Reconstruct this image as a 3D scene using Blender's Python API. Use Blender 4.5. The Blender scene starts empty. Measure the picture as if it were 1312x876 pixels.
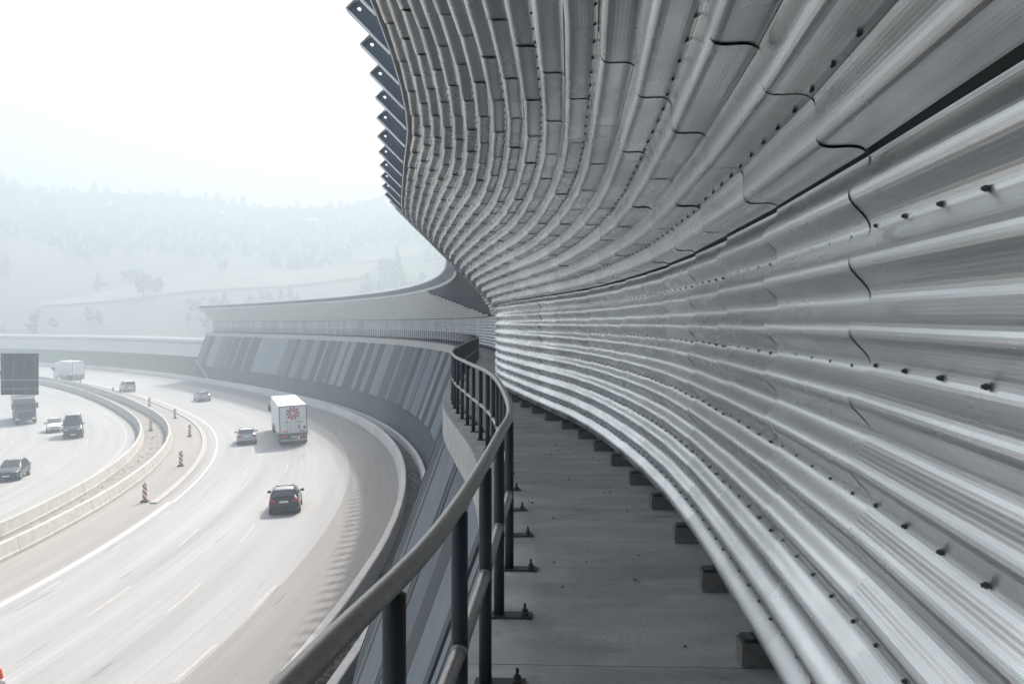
import bpy, bmesh, math, random
from mathutils import Matrix, Vector
random.seed(7)
R_ = math.radians
scene = bpy.context.scene
COL = scene.collection

# ------------------------------------------------------------------ camera, sky, sun, exposure
EYE = 11.3
cam_d = bpy.data.cameras.new('camera')
cam = bpy.data.objects.new('camera', cam_d); COL.objects.link(cam)
cam.location = (0, 0, EYE); cam.rotation_euler = (R_(90), 0, 0)
cam_d.sensor_width = 36; cam_d.lens = 35.0; cam_d.shift_y = -23 / 1312
cam_d.clip_start = .05; cam_d.clip_end = 6000
scene.camera = cam

SUN_EL, SUN_AZ = 45.0, 17.0          # azimuth measured from +Y towards +X
w = bpy.data.worlds.new('World'); scene.world = w; w.use_nodes = True
nt = w.node_tree
bg = nt.nodes['Background']
sky = nt.nodes.new('ShaderNodeTexSky'); sky.sky_type = 'NISHITA'; sky.sun_disc = False
sky.sun_elevation = R_(SUN_EL); sky.sun_rotation = R_(SUN_AZ)
sky.air_density = 1.0; sky.dust_density = 10.0; sky.ozone_density = .6; sky.altitude = 300
nt.links.new(sky.outputs[0], bg.inputs[0]); bg.inputs[1].default_value = .15
sd = bpy.data.lights.new('sun', 'SUN'); sd.energy = 4.2; sd.angle = R_(1.6); sd.color = (1, .968, .925)
sun = bpy.data.objects.new('sun', sd); COL.objects.link(sun)
S = Vector((math.sin(R_(SUN_AZ)) * math.cos(R_(SUN_EL)), math.cos(R_(SUN_AZ)) * math.cos(R_(SUN_EL)), math.sin(R_(SUN_EL))))
sun.rotation_euler = S.to_track_quat('Z', 'Y').to_euler(); sun.location = (30, 60, 80)

vs = scene.view_settings
vs.view_transform = 'Standard'; vs.look = 'None'; vs.gamma = 1; vs.use_curve_mapping = False
vs.exposure = .84
scene.render.engine = 'CYCLES'
cy = scene.cycles
cy.use_denoising = True; cy.denoising_input_passes = 'RGB_ALBEDO_NORMAL'
try: cy.denoiser = 'OPENIMAGEDENOISE'
except Exception: pass
cy.max_bounces = 6; cy.diffuse_bounces = 3; cy.glossy_bounces = 3; cy.transmission_bounces = 2; cy.volume_bounces = 1
cy.transparent_max_bounces = 6; cy.caustics_reflective = False; cy.caustics_refractive = False
cy.use_adaptive_sampling = True; cy.adaptive_threshold = .01

# ------------------------------------------------------------------ materials
MATS = {}
def mat(name, col, rough=.7, metal=0, noise=0, nscale=5, bump=0, bscale=30, spec=.5, rnd=0, stretch=None):
    if name in MATS: return MATS[name]
    m = bpy.data.materials.new(name); m.use_nodes = True; MATS[name] = m
    t = m.node_tree; N = t.nodes; L = t.links; b = N['Principled BSDF']
    b.inputs['Roughness'].default_value = rough; b.inputs['Metallic'].default_value = metal
    b.inputs['Specular IOR Level'].default_value = spec
    b.inputs['Base Color'].default_value = (*col, 1)
    if noise or rnd or bump:
        tc = N.new('ShaderNodeTexCoord'); src = tc.outputs['Object']
        if stretch:
            mp = N.new('ShaderNodeMapping'); mp.inputs['Scale'].default_value = stretch
            L.new(src, mp.inputs[0]); src = mp.outputs[0]
    out = None
    if noise:
        nz = N.new('ShaderNodeTexNoise'); nz.inputs['Scale'].default_value = nscale; nz.inputs['Detail'].default_value = 6
        nz.inputs['Roughness'].default_value = .65
        L.new(src, nz.inputs['Vector'])
        mr = N.new('ShaderNodeMapRange'); mr.inputs['From Min'].default_value = .25; mr.inputs['From Max'].default_value = .75
        mr.inputs['To Min'].default_value = 1 - noise; mr.inputs['To Max'].default_value = 1 + noise
        L.new(nz.outputs[0], mr.inputs[0]); out = mr.outputs[0]
    if rnd:
        oi = N.new('ShaderNodeObjectInfo')
        mr2 = N.new('ShaderNodeMapRange'); mr2.inputs['To Min'].default_value = 1 - rnd; mr2.inputs['To Max'].default_value = 1 + rnd
        L.new(oi.outputs['Random'], mr2.inputs[0])
        if out:
            mu = N.new('ShaderNodeMath'); mu.operation = 'MULTIPLY'; L.new(out, mu.inputs[0]); L.new(mr2.outputs[0], mu.inputs[1]); out = mu.outputs[0]
        else: out = mr2.outputs[0]
    if out:
        vm = N.new('ShaderNodeVectorMath'); vm.operation = 'SCALE'; vm.inputs[0].default_value = col
        L.new(out, vm.inputs['Scale']); L.new(vm.outputs[0], b.inputs['Base Color'])
    if bump:
        nb = N.new('ShaderNodeTexNoise'); nb.inputs['Scale'].default_value = bscale; nb.inputs['Detail'].default_value = 5
        L.new(src, nb.inputs['Vector'])
        bp = N.new('ShaderNodeBump'); bp.inputs['Strength'].default_value = bump; bp.inputs['Distance'].default_value = .02
        L.new(nb.outputs[0], bp.inputs['Height']); L.new(bp.outputs[0], b.inputs['Normal'])
    return m

def stain(m, scale, lo, hi, dark):
    t = m.node_tree; N = t.nodes; L = t.links; b = N['Principled BSDF']; src = b.inputs['Base Color'].links[0].from_socket
    geo = N.new('ShaderNodeNewGeometry'); nz = N.new('ShaderNodeTexNoise'); nz.inputs['Scale'].default_value = scale; nz.inputs['Detail'].default_value = 9; nz.inputs['Roughness'].default_value = .6
    L.new(geo.outputs['Position'], nz.inputs['Vector'])
    mr = N.new('ShaderNodeMapRange'); mr.inputs['From Min'].default_value = lo; mr.inputs['From Max'].default_value = hi; mr.inputs['To Min'].default_value = 1; mr.inputs['To Max'].default_value = dark
    L.new(nz.outputs[0], mr.inputs[0])
    vm = N.new('ShaderNodeVectorMath'); vm.operation = 'SCALE'; L.new(src, vm.inputs[0]); L.new(mr.outputs[0], vm.inputs['Scale']); L.new(vm.outputs[0], b.inputs['Base Color'])
def aluminium(name, col, rough, ribs=True):
    m = bpy.data.materials.new(name); m.use_nodes = True; MATS[name] = m
    t = m.node_tree; N = t.nodes; L = t.links; b = N['Principled BSDF']
    b.inputs['Metallic'].default_value = .92
    tc = N.new('ShaderNodeTexCoord'); oi = N.new('ShaderNodeObjectInfo'); geo = N.new('ShaderNodeNewGeometry')
    # weathering: streaks drawn out along the sheet, in world space so that no two sheets match
    mp = N.new('ShaderNodeMapping'); mp.inputs['Scale'].default_value = (1.6, .9, 1.8)
    L.new(geo.outputs['Position'], mp.inputs[0])
    nz = N.new('ShaderNodeTexNoise'); nz.inputs['Scale'].default_value = 1.4; nz.inputs['Detail'].default_value = 4; nz.inputs['Roughness'].default_value = .55
    L.new(mp.outputs[0], nz.inputs['Vector'])
    a = N.new('ShaderNodeMapRange'); a.inputs['From Min'].default_value = .3; a.inputs['From Max'].default_value = .7
    a.inputs['To Min'].default_value = .86; a.inputs['To Max'].default_value = 1.07
    L.new(nz.outputs[0], a.inputs[0])
    r = N.new('ShaderNodeMapRange'); r.inputs['To Min'].default_value = .84; r.inputs['To Max'].default_value = 1.14
    L.new(oi.outputs['Random'], r.inputs[0])
    mu = N.new('ShaderNodeMath'); mu.operation = 'MULTIPLY'; L.new(a.outputs[0], mu.inputs[0]); L.new(r.outputs[0], mu.inputs[1])
    vm = N.new('ShaderNodeVectorMath'); vm.operation = 'SCALE'; vm.inputs[0].default_value = col
    L.new(mu.outputs[0], vm.inputs['Scale']); L.new(vm.outputs[0], b.inputs['Base Color'])
    rr = N.new('ShaderNodeMapRange'); rr.inputs['From Min'].default_value = .3; rr.inputs['From Max'].default_value = .7
    rr.inputs['To Min'].default_value = rough + .05; rr.inputs['To Max'].default_value = rough - .03
    L.new(nz.outputs[0], rr.inputs[0]); L.new(rr.outputs[0], b.inputs['Roughness'])
    if ribs:
        sx = N.new('ShaderNodeSeparateXYZ'); L.new(tc.outputs['Object'], sx.inputs[0])
        k = N.new('ShaderNodeMath'); k.operation = 'MULTIPLY'; k.inputs[1].default_value = 2 * math.pi / .0105; L.new(sx.outputs['Y'], k.inputs[0])
        sn = N.new('ShaderNodeMath'); sn.operation = 'SINE'; L.new(k.outputs[0], sn.inputs[0])
        bp = N.new('ShaderNodeBump'); bp.inputs['Strength'].default_value = .16; bp.inputs['Distance'].default_value = .0007
        L.new(sn.outputs[0], bp.inputs['Height'])
        L.new(bp.outputs[0], b.inputs['Normal'])
        # fine perforation between the ribs
        kx = N.new('ShaderNodeMath'); kx.operation = 'MULTIPLY'; kx.inputs[1].default_value = 2 * math.pi * BAY_ / .0105; L.new(sx.outputs['X'], kx.inputs[0])
        sn2 = N.new('ShaderNodeMath'); sn2.operation = 'SINE'; L.new(kx.outputs[0], sn2.inputs[0])
        pr = N.new('ShaderNodeMath'); pr.operation = 'MULTIPLY'; L.new(sn.outputs[0], pr.inputs[0]); L.new(sn2.outputs[0], pr.inputs[1])
        pm = N.new('ShaderNodeMapRange'); pm.inputs['From Min'].default_value = .2; pm.inputs['From Max'].default_value = .8; pm.inputs['To Min'].default_value = 1; pm.inputs['To Max'].default_value = .72
        L.new(pr.outputs[0], pm.inputs[0])
        mu2 = N.new('ShaderNodeMath'); mu2.operation = 'MULTIPLY'; L.new(mu.outputs[0], mu2.inputs[0]); L.new(pm.outputs[0], mu2.inputs[1]); L.new(mu2.outputs[0], vm.inputs['Scale'])
    return m
BAY_ = 1.4

aluminium('aluminium', (.68, .69, .693), .28)
aluminium('aluminium_plain', (.65, .66, .663), .265, False)
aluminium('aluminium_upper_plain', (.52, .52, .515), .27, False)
aluminium('aluminium_far', (.58, .59, .595), .45, False)
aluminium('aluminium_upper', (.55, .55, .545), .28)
mat('fin_steel', (.17, .2, .23), .45, .3, .12, 6)
mat('backing', (.07, .085, .1), .6, .2, .12, 3)
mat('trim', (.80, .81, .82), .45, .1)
mat('flange_glint', (.86, .87, .88), .4, .35)  # white colour on fin flanges and end caps imitates their bright glint
mat('screw', (.10, .10, .105), .45, .5)
mat('walk_concrete', (.52, .507, .485), .78, 0, .3, 1.5, .35, 60, rnd=.07, stretch=(.6, 1.7, 1))
stain(MATS['walk_concrete'], 1.1, .52, .60, .86); stain(MATS['walk_concrete'], 5.5, .60, .68, .8); stain(MATS['walk_concrete'], 30, .66, .72, .75)
mat('edge_concrete', (.52, .505, .48), .8, 0, .2, 2.5, .3, 40)
mat('block_concrete', (.2, .185, .165), .9, 0, .35, 14, .6, 70)
mat('rail_steel', (.35, .335, .315), .42, .55, .18, 26, .08, 60)
mat('post_steel', (.035, .04, .047), .5, .3, .15, 12)
mat('bolt', (.06, .055, .05), .5, .6)
GREYS = []
for i, g in enumerate((.05, .085, .16, .22, .30)):
    GREYS.append(mat('facing_%d' % i, (g * .88, g * .99, g * 1.07), .8, 0, .16, 1.5, .2, 25, rnd=.08))
mat('lower_concrete', (.075, .088, .098), .8, 0, .22, .7, .2, 20, stretch=(1, 1, .25))
mat('edge_barrier_concrete', (.64, .625, .6), .8, 0, .14, 1.6, .25, 30, rnd=.05)
mat('barrier_concrete', (.46, .445, .42), .82, 0, .16, 1.6, .25, 30, rnd=.05)
mat('kerb', (.4, .39, .37), .85, 0, .15, 2)
mat('paint', (.75, .74, .71), .7, 0, .14, 6)
mat('worn_paint', (.42, .418, .41), .75, 0, .2, 4)
mat('gravel', (.085, .08, .075), .95, 0, .5, 5, .8, 20)
mat('stone', (.15, .145, .135), .95, 0, .4, 3)
mat('pale_stone', (.3, .285, .26), .95, 0, .3, 2)
mat('rubble_ground', (.27, .255, .235), .95, 0, .4, 1.2, .8, 10)
mat('grass', (.075, .115, .05), .95, 0, .35, .6, .6, 8)
mat('earth', (.09, .085, .065), .95, 0, .3, .3)
mat('field', (.15, .145, .125), .95, 0, .2, .05)
mat('leaf', (.048, .055, .045), .9, 0, .2, .4)
mat('bark', (.07, .055, .04), .95)
mat('glass_dark', (.015, .02, .024), .08, 0, spec=.8)
mat('tyre', (.02, .02, .02), .85)
mat('rim', (.4, .4, .41), .35, .8)
mat('plastic', (.03, .032, .035), .6)
mat('white_paint', (.74, .75, .75), .3)
mat('white_box', (.76, .77, .77), .5, 0, .04, 2)
mat('red', (.5, .03, .03), .45)
mat('red_dull', (.42, .09, .08), .6)
mat('amber', (.8, .25, .03), .4)
mat('headlamp', (.75, .78, .8), .12, 0, spec=.9)
mat('plate', (.75, .75, .72), .5)
mat('black_paint', (.018, .022, .026), .22)
mat('silver_paint', (.42, .44, .46), .28, .4)
mat('blue_dark', (.03, .042, .06), .25)
mat('orange_paint', (.75, .13, .03), .35)
mat('yellow', (.6, .5, .05), .5)
mat('cab_grey', (.12, .11, .13), .4)
mat('sign_back', (.055, .075, .09), .5, .3, .1, 4)
mat('sign_rib', (.22, .26, .29), .45, .5)

def road_material(name, col, streak=.14, light=.0):
    m = bpy.data.materials.new(name); m.use_nodes = True; MATS[name] = m
    t = m.node_tree; N = t.nodes; L = t.links; b = N['Principled BSDF']; b.inputs['Roughness'].default_value = .72
    tc = N.new('ShaderNodeTexCoord'); sp = N.new('ShaderNodeSeparateXYZ'); L.new(tc.outputs['Object'], sp.inputs[0])
    def mth(op, a_, b_=None):
        n = N.new('ShaderNodeMath'); n.operation = op
        for i, v in enumerate((a_, b_)):
            if v is None: continue
            if isinstance(v, (int, float)): n.inputs[i].default_value = v
            else: L.new(v, n.inputs[i])
        return n.outputs[0]
    xx = mth('MULTIPLY', sp.outputs[0], sp.outputs[0]); yy = mth('MULTIPLY', sp.outputs[1], sp.outputs[1])
    rad = mth('SQRT', mth('ADD', xx, yy)); ang = mth('ARCTAN2', sp.outputs[1], sp.outputs[0])
    cx = N.new('ShaderNodeCombineXYZ'); L.new(mth('MULTIPLY', rad, .75), cx.inputs[0]); L.new(mth('MULTIPLY', ang, 3.2), cx.inputs[1])
    n1 = N.new('ShaderNodeTexNoise'); n1.inputs['Scale'].default_value = 1; n1.inputs['Detail'].default_value = 3; L.new(cx.outputs[0], n1.inputs['Vector'])
    cx2 = N.new('ShaderNodeCombineXYZ'); L.new(mth('MULTIPLY', rad, 6.), cx2.inputs[0]); L.new(mth('MULTIPLY', ang, 14.), cx2.inputs[1])
    n2 = N.new('ShaderNodeTexNoise'); n2.inputs['Scale'].default_value = 1; n2.inputs['Detail'].default_value = 5; L.new(cx2.outputs[0], n2.inputs['Vector'])
    n3 = N.new('ShaderNodeTexNoise'); n3.inputs['Scale'].default_value = 9; n3.inputs['Detail'].default_value = 8; n3.inputs['Roughness'].default_value = .75; L.new(tc.outputs['Object'], n3.inputs['Vector'])
    def rng(o, lo, hi):
        r = N.new('ShaderNodeMapRange'); r.inputs['From Min'].default_value = .3; r.inputs['From Max'].default_value = .7
        r.inputs['To Min'].default_value = lo; r.inputs['To Max'].default_value = hi; L.new(o, r.inputs[0]); return r.outputs[0]
    f = mth('MULTIPLY', mth('MULTIPLY', rng(n1.outputs[0], 1 - streak, 1 + streak), rng(n2.outputs[0], 1 - streak * .5, 1 + streak * .5)), rng(n3.outputs[0], .93, 1.07))
    # tyre scuffs: thin dark strokes that follow the lanes
    cx3 = N.new('ShaderNodeCombineXYZ'); L.new(mth('MULTIPLY', rad, 2.6), cx3.inputs[0]); L.new(mth('MULTIPLY', ang, 30.), cx3.inputs[1])
    n4 = N.new('ShaderNodeTexNoise'); n4.inputs['Scale'].default_value = 1; n4.inputs['Detail'].default_value = 1; L.new(cx3.outputs[0], n4.inputs['Vector'])
    sc = N.new('ShaderNodeMapRange'); sc.inputs['From Min'].default_value = .70; sc.inputs['From Max'].default_value = .76; sc.inputs['To Min'].default_value = 1; sc.inputs['To Max'].default_value = .72
    L.new(n4.outputs[0], sc.inputs[0]); f = mth('MULTIPLY', f, sc.outputs[0])
    vm = N.new('ShaderNodeVectorMath'); vm.operation = 'SCALE'; vm.inputs[0].default_value = col; L.new(f, vm.inputs['Scale'])
    L.new(vm.outputs[0], b.inputs['Base Color'])
    bp = N.new('ShaderNodeBump'); bp.inputs['Strength'].default_value = .25; bp.inputs['Distance'].default_value = .01
    L.new(n3.outputs[0], bp.inputs['Height']); L.new(bp.outputs[0], b.inputs['Normal'])
    return m
road_material('lane_surface', (.325, .325, .323), .14)
road_material('shoulder_surface', (.225, .217, .205), .14)
road_material('work_surface', (.285, .273, .257), .14)

# ------------------------------------------------------------------ mesh helpers
class MB:
    def __init__(s): s.v = []; s.f = []
    def add(s, vs_, fs):
        o = len(s.v); s.v += [tuple(p) for p in vs_]; s.f += [tuple(i + o for i in q) for q in fs]; return s
    def box(s, x0, x1, y0, y1, z0, z1):
        return s.add([(x0, y0, z0), (x1, y0, z0), (x1, y1, z0), (x0, y1, z0), (x0, y0, z1), (x1, y0, z1), (x1, y1, z1), (x0, y1, z1)],
                     [(0, 3, 2, 1), (4, 5, 6, 7), (0, 1, 5, 4), (1, 2, 6, 5), (2, 3, 7, 6), (3, 0, 4, 7)])
    def hexa(s, a, b):               # two quads joined
        return s.add(list(a) + list(b), [(3, 2, 1, 0), (4, 5, 6, 7), (0, 1, 5, 4), (1, 2, 6, 5), (2, 3, 7, 6), (3, 0, 4, 7)])
    def loft(s, rings, cap=True, closed=True):
        n = len(rings[0]); vs_ = [p for r in rings for p in r]; fs = []
        for i in range(len(rings) - 1):
            for j in range(n if closed else n - 1):
                k = (j + 1) % n
                fs.append((i * n + j, i * n + k, (i + 1) * n + k, (i + 1) * n + j))
        if cap and closed:
            fs.append(tuple(reversed(range(n)))); fs.append(tuple((len(rings) - 1) * n + j for j in range(n)))
        return s.add(vs_, fs)
    def tube(s, path, r, n=10, cap=True):
        rings = []
        for i, p in enumerate(path):
            p = Vector(p); a = Vector(path[max(i - 1, 0)]); b = Vector(path[min(i + 1, len(path) - 1)])
            d = (b - a).normalized(); up = Vector((0, 0, 1)) if abs(d.z) < .9 else Vector((0, 1, 0))
            x = d.cross(up).normalized(); y = x.cross(d)
            rings.append([p + x * (r * math.cos(2 * math.pi * k / n)) + y * (r * math.sin(2 * math.pi * k / n)) for k in range(n)])
        return s.loft(rings, cap)
    def cyl(s, c, axis, r, h, n=16):
        c = Vector(c); a = Vector(axis).normalized() * h * .5
        return s.tube([c - a, c + a], r, n)
    def mesh(s, name, m, smooth=False):
        me = bpy.data.meshes.new(name); me.from_pydata(s.v, [], s.f); me.update()
        if m: me.materials.append(MATS[m] if isinstance(m, str) else m)
        if smooth: me.polygons.foreach_set('use_smooth', [True] * len(me.polygons))
        return me
    def obj(s, name, m, parent=None, smooth=False, loc=None):
        return link(name, s.mesh(name, m, smooth), parent, loc)
def link(name, data, parent=None, loc=None):
    o = bpy.data.objects.new(name, data); COL.objects.link(o)
    if parent: o.parent = parent
    if loc: o.location = loc
    return o
def empty(name, loc=(0, 0, 0), rz=0):
    o = bpy.data.objects.new(name, None); COL.objects.link(o); o.location = loc; o.rotation_euler = (0, 0, rz); return o
def tag(o, label=None, cat=None, group=None, kind=None):
    if label: o['label'] = label
    if cat: o['category'] = cat
    if group: o['group'] = group
    if kind: o['kind'] = kind
    return o
def recalc(me):
    bm = bmesh.new(); bm.from_mesh(me); bmesh.ops.recalc_face_normals(bm, faces=bm.faces); bm.to_mesh(me); bm.free()

# ------------------------------------------------------------------ plan of the place (metres)
CX, CY = -205.5, 44.0
def spiral(th):                       # the bend opens out beyond 27 degrees; th in degrees
    if th < 27: return 0
    t = min(th, 62) - 27
    return .018 * t * t + (max(th - 62, 0) * .036 * 35)
def bank(R): return .05 * (max(150, min(R, 201)) - 191)
def P(R, th, h=0., banked=True):
    r = R + spiral(th)
    return Vector((CX + r * math.cos(R_(th)), CY + r * math.sin(R_(th)), (bank(R) if banked else 0) + h))
def heading(R, th):
    d = P(R, th + .2) - P(R, th - .2); return math.atan2(-d.x, d.y)
def spline(pts, step=.1):
    out = []
    for i in range(len(pts) - 1):
        p0 = Vector(pts[max(i - 1, 0)]); p1 = Vector(pts[i]); p2 = Vector(pts[i + 1]); p3 = Vector(pts[min(i + 2, len(pts) - 1)])
        n = max(2, int((p2 - p1).length / step))
        for k in range(n):
            t = k / n
            out.append(.5 * ((2 * p1) + (p2 - p0) * t + (2 * p0 - 5 * p1 + 4 * p2 - p3) * t * t + (3 * p1 - p0 - 3 * p2 + p3) * t ** 3))
    return out
class Curve:
    def __init__(s, pts):
        s.p = pts; s.l = [0]
        for a, b in zip(pts, pts[1:]): s.l.append(s.l[-1] + (b - a).length)
        s.len = s.l[-1]
    def at(s, t):
        t = max(0, min(t, s.len - 1e-4)); lo, hi = 0, len(s.l) - 1
        while hi - lo > 1:
            m_ = (lo + hi) // 2
            if s.l[m_] <= t: lo = m_
            else: hi = m_
        k = (t - s.l[lo]) / (s.l[hi] - s.l[lo]); return s.p[lo].lerp(s.p[hi], k)
    def nor(s, t):                    # unit vector to the left (towards the road)
        d = s.at(t + .35) - s.at(t - .35); d.normalize(); return Vector((-d.y, d.x))
    def s_at_y(s, y):
        for p, l in zip(s.p, s.l):
            if p.y >= y: return l
TH_END = 46.5
def arc2(R, a, b, st=.15):
    n = int((b - a) / st); return [Vector(P(R, a + (b - a) * i / n)[:2]) for i in range(n + 1)]
RAIL = Curve(spline([(-2.6, -9), (-1.35, -4), (-.62, 0), (-.4, 1.8), (-.22, 3.2), (-.08, 5.7), (-.02, 8), (-.26, 12.75), (-.73, 16.6), (-1.15, 20), (-1.42, 23.7), (-1.55, 28), (-1.6, 36), (-1.6, 43.2)]) + arc2(203.9, 0, TH_END))
BAR = Curve(spline([(-1.2, -9), (.1, -4), (.7, 0), (.93, 2), (1.07, 3.4), (1.21, 5.5), (1.325, 8.5), (1.23, 12), (.97, 15.2), (.55, 18), (.09, 21.2), (-.21, 23.5), (-.40, 25.7), (-.46, 29), (-.42, 34), (-.36, 40), (-.3, 43.3)]) + arc2(205.2, 0, TH_END))
WALK = 9.6

# ------------------------------------------------------------------ ground, road
def strip(name, m, R0, R1, a, b, h=0., n=140, parent=None, nr=3, kind='structure', z0=None, z1=None, banked=True):
    mb = MB(); vs_ = []; fs = []
    for i in range(n + 1):
        th = a + (b - a) * i / n
        for j in range(nr + 1):
            R = R0 + (R1 - R0) * j / nr
            p = P(R, th, h, banked)
            if z0 is not None: p.z = z0 + (z1 - z0) * j / nr
            vs_.append((p.x - CX, p.y - CY, p.z))
    for i in range(n):
        for j in range(nr):
            q = i * (nr + 1) + j; fs.append((q, q + 1, q + nr + 2, q + nr + 1))
    mb.add(vs_, fs); o = mb.obj(name, m, parent, True, (CX, CY, 0) if not parent else None)
    if kind: o['kind'] = kind
    return o
A0, A1 = -16, 80
g = MB(); g.add([(-1400, -1400, -3.4), (1400, -1400, -3.4), (1400, 1400, -3.4), (-1400, 1400, -3.4)], [(0, 1, 2, 3)])
tag(g.obj('ground', 'earth'), kind='structure')
road = strip('road', 'lane_surface', 184.0, 195.7, A0, A1)
road2 = strip('road', 'lane_surface', 159.5, 176.6, A0, A1)
sh = strip('road_shoulder', 'shoulder_surface', 195.7, 199.2, A0, A1, .004)
wk = strip('closed_lane', 'work_surface', 179.9, 184.0, A0, A1, .002)
strip('median_strip', 'rubble_ground', 176.6, 179.9, A0, A1, -.02)
strip('verge', 'grass', 140, 159.5, A0, A1, -.05)
gut = strip('drain_channel', 'gravel', 199.2, 203.5, A0, A1, -.06)

def drift(th): return -1.2 * max(0, min(1, (th + 1) / 8))
def line(R, wd, a, b, parent, dr=False, h=.009, n=None, m='paint', name='lane_line'):
    n = n or max(2, int((b - a) / .6)); vs_ = []; fs = []
    for i in range(n + 1):
        th = a + (b - a) * i / n; d = drift(th) if dr else 0
        for k in (-1, 1):
            p = P(R + d + k * wd / 2, th, h); vs_.append((p.x - CX, p.y - CY, p.z))
    for i in range(n): fs.append((2 * i, 2 * i + 1, 2 * i + 3, 2 * i + 2))
    return MB().add(vs_, fs).obj(name, m, parent)
DEG = 180 / math.pi / 190
line(184.35, .32, A0, 6.5, road)
line(184.55, .15, 6.5, A1, road)
for a in (-6.2, -3.9, -1.6): line(195.5, .18, a, a + 1.1, road, h=.012, m='worn_paint')
for th0 in range(0, 34):
    a = -16 + th0 * 12 * DEG * .72
    if a < 5: line(185.1, .12, a, a + 2.2 * DEG, road, m='worn_paint')
for R in (189.0, 192.1):
    a = -9.1
    while a < 70:
        line(R, .13, a, a + 4.5 * DEG, road, True, m='worn_paint'); a += 12.5 * DEG
line(175.7, .16, A0, A1, road2, m='worn_paint')
for R in (171.9, 168.2, 164.5):
    a = -15 + R % 3
    while a < 70:
        line(R, .13, a, a + 4.5 * DEG, road2, m='worn_paint'); a += 12.5 * DEG
# kerb strip that divides the closed lane from the traffic
def sweep(R, prof, a, b, n, base=0.):
    """prof: (across, up) pairs, outwards positive; swept along the bend, in coordinates about the bend's centre"""
    rings = []
    for i in range(n + 1):
        th = a + (b - a) * i / n
        rings.append([(lambda p: (p.x - CX, p.y - CY, bank(R) + base + z))(P(R + x, th, 0)) for x, z in prof])
    return MB().loft(rings)
kb = sweep(183.35, [(-.22, -.05), (-.22, .08), (-.18, .10), (.18, .10), (.22, .08), (.22, -.05)], 6.5, A1, 160).obj('kerb_strip', 'kerb', None, False, (CX, CY, 0))
tag(kb, kind='structure')

# concrete barriers: rows of elements, each element a part
def barrier_row(name, R, prof, a, b, seg, label, m='barrier_concrete', gap=.03, part='barrier_element', group=None):
    root = empty(name, (CX, CY, 0)); tag(root, label, 'barrier', group)
    L = (R_(1) * R); n = int((b - a) * L / seg); th = a
    for i in range(n):
        t0 = a + (b - a) * i / n; t1 = a + (b - a) * (i + 1) / n - gap / L
        j = random.uniform(-.012, .012)
        sweep(R + j, prof, t0, t1, 3).obj(part, m, root)
    return root
STEP = [(-.30, -.06), (-.30, .22), (-.26, .26), (-.12, .86), (-.09, .9), (.09, .9), (.12, .86), (.26, .26), (.30, .22), (.30, -.06)]
barrier_row('concrete_barrier', 180.0, STEP, -8, 76, 3.6, 'pale concrete median barrier beside the closed lane with the striped beacons')
barrier_row('concrete_barrier', 177.2, STEP, -8, 76, 3.6, 'concrete median barrier facing the oncoming traffic, across the rubble strip')
EDGE = [(-.30, -.06), (-.30, .18), (-.14, .82), (-.11, .86), (.16, .86), (.2, .82), (.2, -.06)]
barrier_row('edge_barrier', 199.5, EDGE, -12, 78, 5.0, 'long pale concrete barrier along the outer road edge below the wall', m='edge_barrier_concrete')
barrier_row('edge_barrier', 200.95, [(-.16, -.1), (-.16, .52), (-.13, .55), (.13, .55), (.16, .52), (.16, -.1)], -12, 40, 5.0, 'low concrete kerb wall behind the drain at the foot of the tall wall', m='edge_barrier_concrete')

# loose stones in the drain and between the median barriers
def stones(name, R0, R1, a, b, n, s0, s1, label=None, m='stone'):
    mb = MB()
    for i in range(n):
        th = a + (b - a) * random.random() ** 1.3; p = P(random.uniform(R0, R1), th, -.02); s = random.uniform(s0, s1)
        pts = [Vector((random.uniform(.6, 1.2) * s * x, random.uniform(.6, 1.2) * s * y, random.uniform(.5, 1.) * s * z)) + p for x, y, z in ((1, 0, 0), (0, 1, 0), (-1, 0, 0), (0, -1, 0), (0, 0, 1), (0, 0, -1))]
        mb.add(pts, [(0, 1, 4), (1, 2, 4), (2, 3, 4), (3, 0, 4), (1, 0, 5), (2, 1, 5), (3, 2, 5), (0, 3, 5)])
    o = mb.obj(name, m); tag(o, label, 'gravel', kind='stuff'); return o
stones('gravel', 199.8, 203.3, -6, 24, 5000, .04, .12, 'dark gravel filling the drain under the tall wall')
stones('rubble', 177.7, 179.5, -2, 45, 260, .03, .16, 'broken rubble lying between the median barriers', 'pale_stone')

# grass bank and the raised land behind the wall
strip('grass_bank', 'grass', 199.9, 207.0, 40.0, 84, 0, 80, None, 6, 'structure', .45, 4.6)
strip('hillside_ground', 'grass', 207.0, 430.0, 40, 84, 0, 60, None, 4, 'structure', 4.55, 2.0)
vs_ = []; fs = []
for i in range(81):
    t = BAR.len * i / 80; c_ = BAR.at(t); n_ = BAR.nor(t)
    for o_, z_ in ((.9, 9.3), (60, 8.5), (140, 7.0)): vs_.append((c_.x - n_.x * o_, c_.y - n_.y * o_, z_))
for i in range(80):
    for j in range(2): q = i * 3 + j; fs.append((q, q + 1, q + 4, q + 3))
tag(MB().add(vs_, fs).obj('embankment', 'grass', None, True), kind='structure')

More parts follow.
